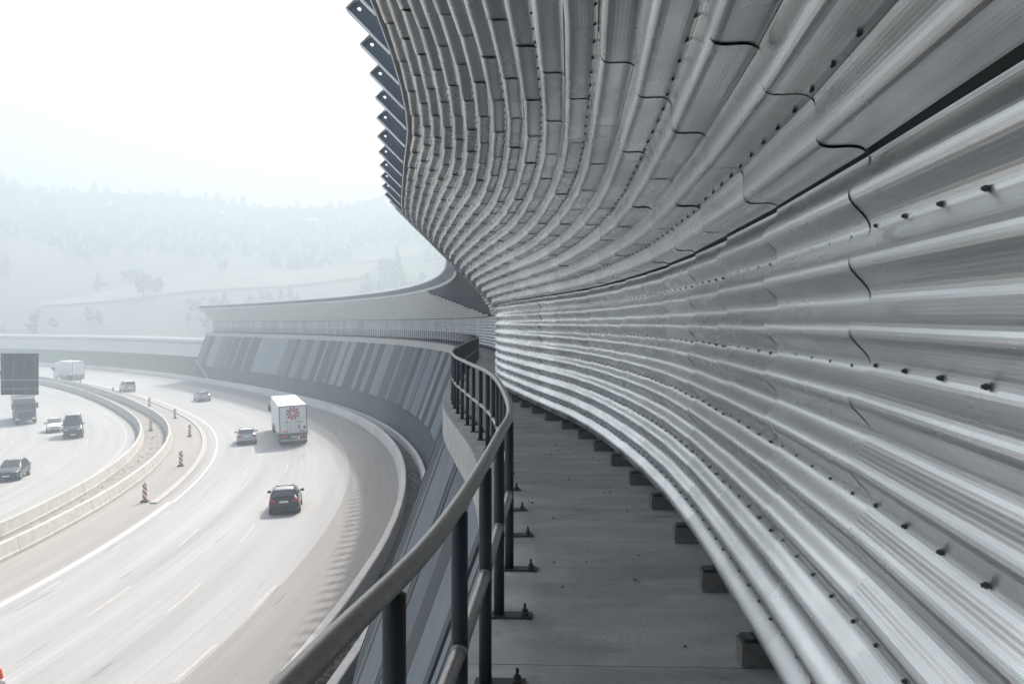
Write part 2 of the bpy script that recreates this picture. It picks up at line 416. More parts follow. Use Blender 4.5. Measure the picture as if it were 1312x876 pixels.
# ------------------------------------------------------------------ retaining wall
def lift(p2, z): return Vector((p2.x, p2.y, z))
wall = empty('retaining_wall', (-4, 60, 0)); tag(wall, 'tall battered concrete wall faced in grey stripes, carrying the walkway', 'wall')
WOFF = Vector((-4, 60, 0))
TOPZ, MIDZ, BOTZ = WALK - .44, 3.3, .1
def face(s, z, out=0.):
    k = (TOPZ - z) / (TOPZ - MIDZ)
    p = RAIL.at(s) + RAIL.nor(s) * (.08 + 2.15 * min(k, 1) + out); return lift(p, z) - WOFF
s = 0.2; prev = 2
while s < RAIL.len - .3:
    wd = random.choice((.5, .8, 1.2, 1.6, 2.2) if s < 45 else (1.2, 1.8, 2.6, 3.4, 4.6)); wd = min(wd, RAIL.len - .05 - s)
    gi = random.choice((0, 1, 1) if prev > 1 and random.random() < .8 else (2, 3, 3, 4)); prev = gi
    pr = random.uniform(.0, .06); n = max(1, int(wd / .7)); mb = MB()
    e0, e1 = s + .006, s + wd - .006
    rings = []
    for i in range(n + 1):
        t = e0 + (e1 - e0) * i / n
        rings.append([face(t, TOPZ, pr), face(t, MIDZ, pr), face(t, MIDZ, pr - .18), face(t, TOPZ, pr - .18)])
    mb.loft(rings).obj('facing_panel', GREYS[gi], wall); s += wd
rings = []; n = 260
for i in range(n + 1):
    t = RAIL.len * i / n
    rings.append([face(t, MIDZ + .02, -.20), face(t, BOTZ, .32), face(t, BOTZ, -.4), face(t, MIDZ + .02, -.5)])
MB().loft(rings).obj('lower_wall', 'lower_concrete', wall)
rings = []
for i in range(n + 1):
    t = RAIL.len * i / n; rings.append([face(t, TOPZ + .01, -.22), face(t, MIDZ, -.25), face(t, MIDZ, -.6), face(t, TOPZ + .01, -.6)])
MB().loft(rings).obj('wall_core', 'lower_concrete', wall)
# coping that runs down the grass at the end of the wall
e = RAIL.len - .05
a_, b_ = face(e, 4.2, .2) + WOFF, P(200.4, 43.5, .7)
cp = MB().tube([a_, b_], .09, 6).obj('bank_coping', 'edge_concrete'); tag(cp, 'thin pale coping running down the grass from the end of the wall', 'coping')

# ------------------------------------------------------------------ walkway slabs
walk = empty('walkway', (0, 0, WALK)); tag(walk, kind='structure')
def slab(s0, s1):
    n = max(2, int((s1 - s0) / .8)); rings = []
    # the barrier's arc length runs a little ahead of the railing's: match by the railing's normal
    for i in range(n + 1):
        t = s0 + (s1 - s0) * i / n; c = RAIL.at(t); nn = RAIL.nor(t)
        l = c + nn * .14; r = c - nn * 1.95
        rings.append([lift(l, 0), lift(r, 0), lift(r, -.43), lift(l, -.43)])
    return MB().loft(rings).obj('slab', 'walk_concrete', walk)
s_first = RAIL.s_at_y(4.93) - 5.3 * 2; s = s_first
while s < RAIL.len:
    slab(max(s, 0) + .006, min(s + 5.3, RAIL.len) - .006); s += 5.3
bb = MB(); rings = []
for i in range(n + 1):
    t = RAIL.len * i / n; c = RAIL.at(t); nn = RAIL.nor(t)
    rings.append([lift(c + nn * .10, -.45), lift(c - nn * 1.9, -.45), lift(c - nn * 1.9, -.06), lift(c + nn * .10, -.06)])
bb.loft(rings).obj('slab_bed', 'backing', walk)
# pale kerb face along the outer edge of the slabs
rings = []
for i in range(n * 2 + 1):
    t = RAIL.len * i / (n * 2); c = RAIL.at(t); nn = RAIL.nor(t)
    rings.append([lift(c + nn * .145, -.006), lift(c + nn * .145, -.62), lift(c + nn * .215, -.62), lift(c + nn * .215, -.006)])
MB().loft(rings).obj('edge_beam', 'edge_concrete', walk)
# grit
mb = MB()
for i in range(70):
    t = random.uniform(8, 30); c = RAIL.at(t) - RAIL.nor(t) * random.uniform(.1, 1.3); r = random.uniform(.004, .013)
    o = lift(c, WALK + r * .5)
    mb.add([o + Vector(q) * r * random.uniform(.7, 1.4) for q in ((1, 0, 0), (0, 1, 0), (-1, 0, 0), (0, -1, 0), (0, 0, .8), (0, 0, -.8))], [(0, 1, 4), (1, 2, 4), (2, 3, 4), (3, 0, 4), (1, 0, 5), (2, 1, 5), (3, 2, 5), (0, 3, 5)])
tag(mb.obj('grit', 'stone'), 'scattered grit and crumbs on the walkway slabs', 'grit', kind='stuff')

# ------------------------------------------------------------------ railing
rl = empty('railing', (0, 0, WALK)); tag(rl, 'dark steel tube railing with round handrail following the walkway edge', 'railing')
def railpath(h, s0, s1, st): 
    k = int((s1 - s0) / st); return [lift(RAIL.at(s0 + (s1 - s0) * i / k), h) for i in range(k + 1)]
MB().tube(railpath(1.05, 0, 60, .25), .0295, 20).obj('handrail', 'rail_steel', rl, True)
MB().tube(railpath(1.05, 60, RAIL.len - .2, .9), .034, 8).obj('handrail', 'rail_steel', rl, True)
MB().tube(railpath(.52, 0, 60, .25), .026, 16).obj('mid_rail', 'rail_steel', rl, True)
MB().tube(railpath(.52, 60, RAIL.len - .2, .9), .026, 8).obj('mid_rail', 'rail_steel', rl, True)
post_me = MB().tube([(0, 0, .012), (0, 0, 1.02)], .0305, 16).mesh('post', 'post_steel', True)
plate_me = MB().box(-.05, .19, -.06, .06, .0, .012).mesh('base_plate', 'post_steel')
bolt_me = MB().cyl((0, 0, .035), (0, 0, 1), .008, .055, 8).cyl((0, 0, .02), (0, 0, 1), .018, .016, 6).mesh('anchor_bolt', 'bolt')
s0 = RAIL.s_at_y(5.78) - 1.1 * 12; k = 0
collar_me = MB().tube([(0, -.05, .52), (0, .05, .52)], .031, 14).mesh('collar', 'rail_steel', True)
while s0 + k * 1.1 < RAIL.len - .3:
    t = s0 + k * 1.1; k += 1
    if t < .3: continue
    c = RAIL.at(t); nn = RAIL.nor(t); ang = math.atan2(-nn.y, -nn.x)
    p = link('post', post_me, rl, (c.x, c.y, 0)); p.rotation_euler = (0, 0, ang)
    if c.y < 60:
        b = link('base_plate', plate_me, p)
        if c.y < 34:
            for yy in (-.035, .035):
                link('anchor_bolt', bolt_me, p, (.15, yy, .004))
            link('collar', collar_me, p)

# ------------------------------------------------------------------ noise barrier
nb = empty('noise_barrier', (0, 0, 0)); tag(nb, 'towering wavy noise barrier of corrugated aluminium leaning over the walkway', 'noise barrier')
PITCH = .2015; NLOW = 10; LOWZ = WALK + .17; SEAMZ = LOWZ + NLOW * PITCH
NUP = 17; UPITCH = .216; BAY = 1.40
def wave(u, amp):                    # u in pitches: flattened sine, crest in the middle
    c = -math.cos(2 * math.pi * u); return amp * (c + .025 * math.cos(4 * math.pi * u))
def sheet_mesh(name, rows, pitch, per, amp, m, cols=2, tilt=0., warp=0., seed=0):
    rg = random.Random(seed); wp = [rg.choice((0, 0, .15, .4, 1)) * rg.uniform(.4, 1) for _ in range(int(rows) + 3)]
    vs_ = []; fs = []; nv = int(round(rows * per))
    for i in range(nv + 1):
        u = i / per
        for j in range(cols + 1):
            f_ = u - int(u); g_ = wp[int(u)] + (wp[int(u) + 1] - wp[int(u)]) * (f_ * f_ * (3 - 2 * f_))
            vs_.append((j / cols, u * pitch, wave(u, amp) - tilt * (u - rows / 2) / rows + warp * g_ * (j / cols) ** 5))
    for i in range(nv):
        for j in range(cols):
            a = i * (cols + 1) + j; fs.append((a, a + 1, a + cols + 2, a + cols + 1))
    return MB().add(vs_, fs).mesh(name, m, True)
low_mid = [sheet_mesh('cladding_sheet', NLOW + .04, PITCH, 16, .031, 'aluminium_plain', 4, 0, .0025, k) for k in range(4)]
low_flat = sheet_mesh('cladding_sheet', NLOW + .04, PITCH, 16, .031, 'aluminium_plain', 4)
low_near = [sheet_mesh('cladding_sheet', NLOW + .04, PITCH, 16, .031, 'aluminium', 6, 0, .0025, k) for k in range(6)]
low_far = sheet_mesh('cladding_sheet_far', NLOW + .04, PITCH, 8, .031, 'aluminium_far', 1)
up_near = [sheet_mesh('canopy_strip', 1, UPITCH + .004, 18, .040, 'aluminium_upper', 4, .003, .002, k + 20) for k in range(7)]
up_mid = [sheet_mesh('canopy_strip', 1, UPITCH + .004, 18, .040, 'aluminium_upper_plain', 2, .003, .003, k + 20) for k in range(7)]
sA = BAR.s_at_y(2.88) - 6 * BAY
NB = int((BAR.len - .1 - sA) / BAY)
def sec(i):
    t = sA + i * BAY; c = BAR.at(t); n = BAR.nor(t); return c, Vector((n.x, n.y, 0))
SEC = [sec(i) for i in range(NB + 1)]
SQ = math.sqrt(.5)
def sm(a, b, x): t = max(0, min(1, (x - a) / (b - a))); return t * t * (3 - 2 * t)
LEAN = [1 + .02 * sm(12, 6, c.y) - .10 * sm(9, 25, c.y) + .08 * sm(34, 60, c.y) for c, n in SEC]
def up_pt(i, d, q=0.):               # d along the leaning face, q outwards from it
    c, n = SEC[i]
    return lift(c, SEAMZ + .004) + n * .012 + (n * SQ + Vector((0, 0, SQ))) * (d * LEAN[i]) + (n * SQ - Vector((0, 0, SQ))) * q
def has_strip(i, k):                 # two wedges are left without strips, stepping down to the seam
    y = SEC[i][0].y; t = k / (NUP - 1); th = math.degrees(math.atan2(y - CY, SEC[i][0].x - CX))
    if y > 30 and 62 - 17 * t < y < 65 + 24 * t ** .8: return False
    return True
rj = random.Random(3)
def M(o, X, Y, Z): return Matrix(((X.x, Y.x, Z.x, o.x), (X.y, Y.y, Z.y, o.y), (X.z, Y.z, Z.z, o.z), (0, 0, 0, 1)))
screws = MB()
def screw(p, nrm, r=.0052):
    nrm = nrm.normalized(); screws.tube([p - nrm * .004, p + nrm * .010], r, 6); screws.tube([p - nrm * .002, p + nrm * .004], r * 1.5, 6)
cnt = 0; far = MB(); farther = MB()
for i in range(NB):
    (a, na), (b, nb_) = SEC[i], SEC[i + 1]
    near = a.y < 40
    # lower sheet: local x from the far section to the near one
    o = lift(b, LOWZ + rj.uniform(-.001, .001)); X = lift(a, 0) - lift(b, 0); nrm = (na + nb_).normalized()
    lap = rj.uniform(.0008, .0025) if a.y > 9 else (.0032 if a.y > 4 else -.0012)
    X2 = X * 1.015 + nrm * lap + Vector((0, 0, -(rj.choice((.008, .011, .014, .018, .012)) * rj.uniform(.8, 1.2) if a.y > 9 else rj.uniform(.0115, .0145))))
    sh_ = link('cladding_sheet', (low_flat if 2 < a.y < 7 else rj.choice(low_near if a.y < 3 else low_mid)) if near else low_far, nb)
    Y = (Vector((0, 0, 1)) + nrm * rj.uniform(-.0004, .0004)); sh_.matrix_world = M(o, X2, Y, nrm)
    if a.y < 20 and a.y > 1:
        for r in range(0, NLOW, 2):
            for q in range(5):
                f = (q + .12) / 5 * 1.0 + .04
                screw(o + X2 * f + Y * ((r + 1.0) * PITCH) + nrm * (wave(0, .031)), nrm)
    # leaning strips
    for k in range(NUP):
        if not has_strip(i, k): continue
        d = k * UPITCH + .0
        pb = up_pt(i + 1, d); pa = up_pt(i, d)
        e = ((na + nb_) * .5 * SQ + Vector((0, 0, SQ))).normalized(); X = pa - pb; nr = X.cross(e).normalized(); e = e * ((LEAN[i] + LEAN[i + 1]) / 2)
        lap = rj.uniform(.0003, .0025) if a.y > 9 else rj.uniform(.0, .0022)
        X2 = X * 1.012 + nr * lap + e * (-rj.choice((.004, .006, .009, .012, .003)) * rj.uniform(.7, 1.3))
        o = pb + nr * rj.uniform(-.001, .001) + e * rj.uniform(-.0015, .0015)
        if cnt < 300 and a.y > 1.0:
            st_ = link('canopy_strip', rj.choice(up_near if a.y < 3 else up_mid), nb); st_.matrix_world = M(o, X2, e, nr); cnt += 1
            if a.y < 30 and k % 2 == 1:
                for q in range(5):
                    screw(o + X2 * ((q + .1) / 5 + .05) + e * (UPITCH * .06) + nr * (wave(.06, .040) + .003), nr, .0046)
        else:
            vs_ = []; per = 12 if a.y < 60 else 8; fs = []
            for v in range(per + 1):
                u = v / per; z = wave(u, .040) - .003 * (u - .5)
                for xx in (0, 1): vs_.append(o + X2 * xx + e * (u * (UPITCH + .004)) + nr * z)
            for v in range(per): fs.append((2 * v, 2 * v + 1, 2 * v + 3, 2 * v + 2))
            (far if a.y < 50 else farther).add(vs_, fs)
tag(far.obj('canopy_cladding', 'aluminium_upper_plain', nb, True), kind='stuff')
tag(farther.obj('canopy_cladding', 'aluminium_far', nb, True), kind='stuff')
tag(screws.obj('fixing_screws', 'screw', nb), kind='stuff')
# backing behind the sheets, outer skin, light top trim
def skin(name, f, m, smooth=True):
    vs_ = []; fs = []; rows = None
    for i in range(NB + 1):
        r = f(i); rows = len(r); vs_ += r
    for i in range(NB):
        for j in range(rows - 1):
            q = i * rows + j; fs.append((q, q + 1, q + rows + 1, q + rows))
    return MB().add(vs_, fs).obj(name, m, nb, smooth)
UPL = NUP * UPITCH
skin('backing_lower', lambda i: [lift(SEC[i][0], WALK + .12) - SEC[i][1] * .11, lift(SEC[i][0], SEAMZ + .06) - SEC[i][1] * .11], 'backing')
skin('backing_upper', lambda i: [up_pt(i, -.06, -.085), up_pt(i, UPL - .04, -.085)], 'backing')
skin('outer_skin', lambda i: [lift(SEC[i][0], WALK - .6) - SEC[i][1] * .5, lift(SEC[i][0], SEAMZ + .3) - SEC[i][1] * .5, up_pt(i, UPL + .08, -.38)], 'fin_steel')
def trim(i, j):
    a0, a1 = UPL - (.16 if SEC[i][0].y > 55 else .012), UPL + .012  # thin real trim nearby; widened far off to paint in a sunlit rim
    A = [up_pt(i, a0, -.105), up_pt(i, a0, .045), up_pt(i, a1, .045), up_pt(i, a1, -.105)]
    B = [up_pt(j, a0, -.105), up_pt(j, a0, .045), up_pt(j, a1, .045), up_pt(j, a1, -.105)]
    return A, B
# one fin per bay: a welded beam standing on its foot block and reaching past the cladding
def fin_mesh():
    mb = MB(); L0, L1 = 0., UPL + .70; th = .009; B0 = UPL + .03
    # local x along the lean, y = outwards (q), z = along the barrier; past the cladding the web drops to the front
    q0, q1, p0, p1 = -.36, -.11, -.25, .03
    tip0 = L1 - .2; hc = (L1 - .085, p1 - .085); hr = .027
    for z in (-th, th):
        mb.add([(L0, q0, z), (B0, q0, z), (B0, q1, z), (L0, q1, z)], [(0, 1, 2, 3)])
        mb.add([(B0, q0, z), (tip0, p0, z), (tip0, p1, z), (B0, p1, z)], [(0, 1, 2, 3)])
        outer = [(L1, hc[1]), (L1, p1), (hc[0], p1), (tip0, p1), (tip0, hc[1]), (tip0, p0), (hc[0], p0), (L1 - .03, p0)]
        inner = [(hc[0] + hr * math.cos(k * math.pi / 4), hc[1] + hr * math.sin(k * math.pi / 4)) for k in range(8)]
        mb.add([(x, y, z) for x, y in outer + inner], [(k, (k + 1) % 8, 8 + (k + 1) % 8, 8 + k) for k in range(8)])
    mb.box(B0, L1, p1 - .075, p1 - .063, -.03, -.0095)
    mb.box(L0, B0, q1 - .012, q1, -.05, .05); mb.hexa([(B0, q0 - .012, -.05), (B0, q0, -.05), (B0, q0, .05), (B0, q0 - .012, .05)], [(L1 - .02, p0 - .012, -.05), (L1 - .02, p0, -.05), (L1 - .02, p0, .05), (L1 - .02, p0 - .012, .05)])
    n0 = len(mb.f)
    mb.box(L1 + .002, L1 + .014, p0 - .01, p1 + .012, -.085, .085); mb.box(B0, L1 + .014, p1 + .0125, p1 + .024, -.075, .075)
    me = mb.mesh('fin', 'fin_steel'); me.materials.append(MATS['flange_glint'])
    for k in range(n0, len(mb.f)): me.polygons[k].material_index = 1
    return me
fin_me = fin_mesh()
cap_me = MB().box(UPL + .64, UPL + .735, -.27, .06, -.33, .33).mesh('sunlit_rim_cap', 'trim')  # white blocks added to the far fin tips to imitate a sunlit rim
leg_me = MB().box(-.36, -.12, -.05, .05, .1, SEAMZ - WALK + .1).mesh('stanchion', 'fin_steel')
blk_me = MB().box(-.30, .045, -.075, .075, 0, .12).mesh('foot_block', 'block_concrete')
pad_me = MB().box(-.26, .03, -.06, .06, .12, .14).mesh('pad_plate', 'bolt')
for i in range(NB + 1):
    c, n = SEC[i]; e = n * SQ + Vector((0, 0, SQ)); q = n * SQ - Vector((0, 0, SQ)); z = e.cross(q)
    f = link('fin', fin_me, nb); f.matrix_world = M(up_pt(i, 0), e * LEAN[i], q, z)
    if c.y > 58: link('sunlit_rim_cap', cap_me, f)
    t = sA + (i + .45) * BAY
    if t < BAR.len - .3:
        c2 = BAR.at(t); n2 = BAR.nor(t); ang = math.atan2(n2.y, n2.x)
        bl = link('foot_block', blk_me, nb, (c2.x, c2.y, WALK)); bl.rotation_euler = (0, 0, ang + rj.uniform(-.06, .06))
        if c2.y < 45: link('pad_plate', pad_me, bl)
        if c2.y < 45:
            lg = link('stanchion', leg_me, nb, (c2.x, c2.y, WALK + .05)); lg.rotation_euler = (0, 0, ang)
tr = MB()
for i in range(NB): A, B = trim(i, i + 1); tr.hexa(A, B)
tr.obj('edge_trim_sun_rim', 'trim', nb)
# pale edge where the strips step down into the bare wedge
tr = MB()
for i in range(NB):
    for k in range(NUP):
        if has_strip(i, k) and i > 10 and SEC[i][0].y > 60 and ((k + 1 < NUP and not has_strip(i, k + 1)) or not has_strip(i - 1, k)):
            tr.hexa([up_pt(i, (k + .86) * UPITCH, .0), up_pt(i, (k + .86) * UPITCH, .05), up_pt(i, (k + 1.0) * UPITCH, .05), up_pt(i, (k + 1.0) * UPITCH, .0)],
                    [up_pt(i + 1, (k + .86) * UPITCH, .0), up_pt(i + 1, (k + .86) * UPITCH, .05), up_pt(i + 1, (k + 1.) * UPITCH, .05), up_pt(i + 1, (k + 1.) * UPITCH, .0)])
tr.obj('step_trim', 'trim', nb)
# end plate closing the barrier at its far end
c, n = SEC[NB]
pts = [lift(c, WALK + .1) - n * .45, lift(c, WALK + .1), lift(c, SEAMZ), up_pt(NB, UPL, 0), up_pt(NB, UPL + .05, -.36), lift(c, SEAMZ + .3) - n * .45]
d = Vector((-n.y, n.x, 0)) * -.05
MB().loft([[p for p in pts], [p + d for p in pts]]).obj('end_plate', 'trim', nb)

# second, lower barrier on the grass bank beyond
lb = empty('noise_barrier', (-90, 200, 0)); tag(lb, 'low pale noise barrier with slanted fins on the grass bank beyond', 'noise barrier')
LO = Vector((-90, 200, 0)); mb = MB(); rings = []
for i in range(61):
    th = 45.8 + i * .55; p0 = P(206.6, th, 0, False); p1 = P(205.6, th, 0, False); p2 = P(207.3, th, 0, False)
    rings.append([lift(p0, 4.3) - LO, lift(p0, 7.0) - LO, lift(p1, 8.0) - LO, lift(p1, 8.08) - LO, lift(p2, 8.0) - LO, lift(p2, 4.3) - LO])
mb.loft(rings).obj('barrier_wall', 'trim', lb)
fm = MB().hexa([(-.06, -.9, -.75), (.06, -.9, -.75), (.06, .1, -.05), (-.06, .1, -.05)], [(-.06, -1.25, -.32), (.06, -1.25, -.32), (.06, -.1, .5), (-.06, -.1, .5)]).mesh('fin', 'trim')
th = 46.0
while th < 78:
    p = P(206.2, th, 0, False); f = link('fin', fm, lb, (p.x - LO.x, p.y - LO.y, 8.1)); f.rotation_euler = (0, 0, R_(th - 90)); th += .34

# ------------------------------------------------------------------ traffic beacons
def stripe_mat():
    m = bpy.data.materials.new('beacon_stripes'); m.use_nodes = True; MATS['beacon_stripes'] = m
    t = m.node_tree; N = t.nodes; L = t.links; b = N['Principled BSDF']; b.inputs['Roughness'].default_value = .5
    tc = N.new('ShaderNodeTexCoord'); sp = N.new('ShaderNodeSeparateXYZ'); L.new(tc.outputs['Object'], sp.inputs[0])
    ad = N.new('ShaderNodeMath'); ad.operation = 'ADD'; L.new(sp.outputs['X'], ad.inputs[0]); L.new(sp.outputs['Z'], ad.inputs[1])
    ml = N.new('ShaderNodeMath'); ml.operation = 'MULTIPLY'; ml.inputs[1].default_value = 2.9; L.new(ad.outputs[0], ml.inputs[0])
    fr = N.new('ShaderNodeMath'); fr.operation = 'FRACT'; L.new(ml.outputs[0], fr.inputs[0])
    gt = N.new('ShaderNodeMath'); gt.operation = 'GREATER_THAN'; gt.inputs[1].default_value = .5; L.new(fr.outputs[0], gt.inputs[0])
    mx = N.new('ShaderNodeMix'); mx.data_type = 'RGBA'; L.new(gt.outputs[0], mx.inputs[0])
    mx.inputs[6].default_value = (.75, .75, .74, 1); mx.inputs[7].default_value = (.42, .03, .03, 1)
    L.new(mx.outputs[2], b.inputs['Base Color'])
stripe_mat()
bc_plate = MB().box(-.15, .15, -.015, .015, .12, 1.18).mesh('plate', 'beacon_stripes')
bc_foot = MB().hexa([(-.26, -.22, 0), (.26, -.22, 0), (.26, .22, 0), (-.26, .22, 0)], [(-.2, -.17, .11), (.2, -.17, .11), (.2, .17, .11), (-.2, .17, .11)]).mesh('foot', 'plastic')
bc_handle = MB().box(-.05, .05, -.02, .02, 1.18, 1.26).mesh('handle', 'plastic')
BEAC = [(182.6, 6.77, 'on the closed lane, nearest to the thick white line'), (182.2, 12.1, 'second along the kerb strip'),
        (182.0, 19.2, 'third along the kerb strip, where it bends hardest'), (182.0, 26.0, 'fourth along the kerb strip'),
        (181.9, 32.7, 'fifth along the kerb strip, small with distance'), (181.2, 41.2, 'sixth along the kerb strip, far off'),
        (180.9, 49.0, 'last and smallest, in front of the far box truck'), (178.3, 22.2, 'standing in the rubble between the two median barriers')]
for R, th, lab in BEAC:
    p = P(R, th, .02 if R > 180 else 0); r = empty('traffic_beacon', p, R_(th * .6) + random.uniform(-.25, .25))
    tag(r, 'red and white striped beacon ' + lab, 'beacon', 'striped beacons along the closed lane')
    link('plate', bc_plate, r); link('foot', bc_foot, r); link('handle', bc_handle, r)

# ------------------------------------------------------------------ vehicles
wheel_cache = {}
def wheel(parent, x, y, r, wd=.22):
    key = (r, wd)
    if key not in wheel_cache:
        wheel_cache[key] = (MB().cyl((0, 0, 0), (1, 0, 0), r, wd, 20).mesh('tyre', 'tyre', False), MB().cyl((0, 0, 0), (1, 0, 0), r * .62, wd + .02, 14).mesh('rim', 'rim'))
    w_ = link('wheel', wheel_cache[key][0], parent, (x, y, r)); link('rim', wheel_cache[key][1], w_); return w_
def place(root, R, th, rev=False, yaw=0):
    p = P(R, th, .012); root.location = p
    root.rotation_euler = (0, (.05 if rev else -.05) * 1.0, heading(R, th) + (math.pi if rev else 0) + R_(yaw))
def body_loft(st, name, m, parent, sub=2):
    """stations front to back: y, z_bottom, half width, z_belt, half roof width, z_roof"""
    rings = []
    for y, zb, w_, zl, wr, zt in st:
        h = [(w_ * .86, zb), (w_, zb + .16), (w_, (zb + zl) / 2 + .08), (w_ * .97, zl), (wr, max(zl + .012, zt - .09)), (wr * .82, zt)]
        ring = [(x, y, z) for x, z in h] + [(-x, y, z) for x, z in reversed(h)]
        rings.append(ring)
    o = MB().loft(rings).obj(name, m, parent, True)
    if sub:
        s_ = o.modifiers.new('smooth', 'SUBSURF'); s_.levels = 1; s_.render_levels = sub
    recalc(o.data)
    return o
def quad(name, pts, m, parent, t=.02):
    """panel with thickness; pts are its outer face"""
    p = [Vector(q) for q in pts]; n = (p[1] - p[0]).cross(p[2] - p[0]).normalized()
    return MB().hexa([q - n * t for q in p], p).obj(name, m, parent)
def car(label, cat, paint, R, th, rev=False, kind='hatch', roof=None, name='passenger_car', scale=1., group=None, yaw=0):
    r = empty(name); tag(r, label, cat, group); place(r, R, th, rev, yaw); r.scale = (scale,) * 3
    if kind == 'hatch':
        L0, L1, w_, h = 2.15, -2.1, .9, 1.48
        st = [(2.15, .3, .70, .60, .5, .66), (2.02, .2, .84, .72, .66, .80), (1.2, .18, w_, .88, .72, .96), (.78, .18, w_, .93, .74, 1.02), (-.1, .18, w_, .95, .63, 1.44), (-.9, .18, w_, .97, .62, h), (-1.55, .18, w_, .99, .58, 1.40), (-1.98, .2, .87, .97, .66, 1.06), (-2.1, .3, .78, .9, .66, .97)]
        ws = [(.70, .80, 1.02), (.56, -.06, 1.42)]; rw = [(.56, -1.60, 1.40), (.66, -1.99, 1.06)]
        sides = [[(.74, .55, 1.02), (.62, -.12, 1.38), (.60, -.75, 1.41), (.74, -.75, 1.02)], [(.74, -.82, 1.02), (.60, -.82, 1.41), (.58, -1.42, 1.36), (.74, -1.68, 1.04)]]
        wy, wr_ = (1.32, -1.28), .33
    elif kind == 'mpv':
        L0, L1, w_, h = 2.3, -2.3, .95, 1.86
        st = [(2.3, .3, .74, .66, .6, .72), (2.15, .22, .88, .85, .74, .92), (1.45, .2, w_, 1.02, .8, 1.14), (1.15, .2, w_, 1.06, .8, 1.24), (.35, .2, w_, 1.08, .74, 1.80), (-.9, .2, w_, 1.08, .74, h), (-2.05, .2, w_, 1.08, .72, 1.82), (-2.25, .24, .92, 1.05, .74, 1.3), (-2.3, .32, .86, .95, .74, 1.1)]
        ws = [(.76, 1.20, 1.24), (.66, .40, 1.76)]; rw = [(.68, -2.13, 1.74), (.76, -2.30, 1.16)]
        sides = [[(.84, .95, 1.16), (.77, .32, 1.68), (.77, -.45, 1.72), (.86, -.45, 1.16)], [(.86, -.52, 1.16), (.77, -.52, 1.72), (.76, -1.95, 1.70), (.86, -2.0, 1.16)]]
        wy, wr_ = (1.45, -1.4), .34
    else:   # tall panel van
        L0, L1, w_, h = 2.9, -2.9, .99, 2.45
        st = [(2.9, .32, .80, .8, .62, .9), (2.72, .24, .93, 1.05, .8, 1.12), (2.2, .22, w_, 1.18, .84, 1.32), (2.0, .22, w_, 1.22, .84, 1.42), (1.25, .22, w_, 1.28, .80, 2.30), (.6, .22, w_, 1.28, .80, h), (-2.7, .22, w_, 1.28, .80, 2.42), (-2.86, .26, .97, 1.25, .78, 2.3), (-2.9, .34, .93, 1.2, .76, 2.2)]
        ws = [(.80, 2.05, 1.42), (.72, 1.30, 2.24)]; rw = [(.70, -2.94, 2.1), (.80, -2.97, 1.4)]
        sides = [[(.89, 1.85, 1.36), (.83, 1.2, 2.06), (.83, .45, 2.1), (.91, .45, 1.36)]]
        wy, wr_ = (1.95, -1.85), .37
    body_loft(st, 'body', paint, r)
    if roof:  # roof in a paler paint than the body, standing in for sunlight
        y0, y1 = st[4][0] - .1, st[6][0] + .05; rw_ = st[5][4]
        MB().loft([[(x * rw_ * .97, y, z) for x, z in ((-1, h - .075), (-.8, h - .012 - dz), (0, h + .012 - dz), (.8, h - .012 - dz), (1, h - .075), (0, h - .1))] for y, dz in ((y0, .045), (y0 - .35, .012), ((y0 + y1) / 2, .0), (y1 + .3, .02), (y1, .06))]).obj('roof', roof, r, True)
    (a, ya, za), (b, yb, zb) = ws
    quad('windscreen', [(-a, ya + .03, za), (a, ya + .03, za), (b, yb + .05, zb), (-b, yb + .05, zb)], 'glass_dark', r, .03)
    (a, ya, za), (b, yb, zb) = rw
    quad('rear_window', [(a, ya - .02, za - .02), (-a, ya - .02, za - .02), (-b, yb + .01, zb + .03), (b, yb + .01, zb + .03)][::-1], 'glass_dark', r, .03)
    for sx in (-1, 1):
        for q in sides:
            pts = [(sx * (x + .035), y, z) for x, y, z in q]
            quad('side_window', pts if sx < 0 else pts[::-1], 'glass_dark', r, .05)
        for y in wy: wheel(r, sx * (w_ - .1), y, wr_)
        lz = st[1][3] - .06
        MB().hexa([(sx * w_ * .52, L0 - .03, lz - .09), (sx * w_ * .9, L0 - .22, lz - .05), (sx * w_ * .92, L0 - .22, lz + .07), (sx * w_ * .52, L0 - .05, lz + .05)], [(sx * w_ * .52, L0 - .2, lz - .09), (sx * w_ * .88, L0 - .4, lz - .05), (sx * w_ * .88, L0 - .4, lz + .07), (sx * w_ * .52, L0 - .2, lz + .05)]).obj('headlight', 'headlamp', r)
        tz = st[-2][3] - .1; tall = .1 if kind == 'hatch' else .2
        MB().box(min(sx * w_ * .58, sx * w_ * .93), max(sx * w_ * .58, sx * w_ * .93), L1 - .015, L1 + .16, tz - tall, tz + .06).obj('tail_light', 'red', r)
        MB().hexa([(sx * (w_ - .05), ya_m(kind) - .05, mz(kind) - .07), (sx * (w_ + .2), ya_m(kind) - .05, mz(kind) - .07), (sx * (w_ + .2), ya_m(kind) - .05, mz(kind) + .08), (sx * (w_ - .02), ya_m(kind) - .05, mz(kind) + .08)], [(sx * (w_ - .05), ya_m(kind) + .08, mz(kind) - .06), (sx * (w_ + .17), ya_m(kind) + .09, mz(kind) - .06), (sx * (w_ + .17), ya_m(kind) + .09, mz(kind) + .05), (sx * (w_ - .02), ya_m(kind) + .08, mz(kind) + .05)]).obj('mirror', 'plastic' if paint in ('black_paint', 'blue_dark', 'white_paint') else paint, r)
    MB().box(-.26, .26, L1 - .03, L1 + .1, .74 if kind == 'hatch' else .62, .86 if kind == 'hatch' else .74).obj('number_plate', 'plate', r)
    MB().box(-.26, .26, L0 - .1, L0 + .012, .40, .51).obj('number_plate', 'plate', r)
    MB().box(-w_ * .84, w_ * .84, L1 - .012, L1 + .12, .24, .42).obj('bumper', 'plastic', r)
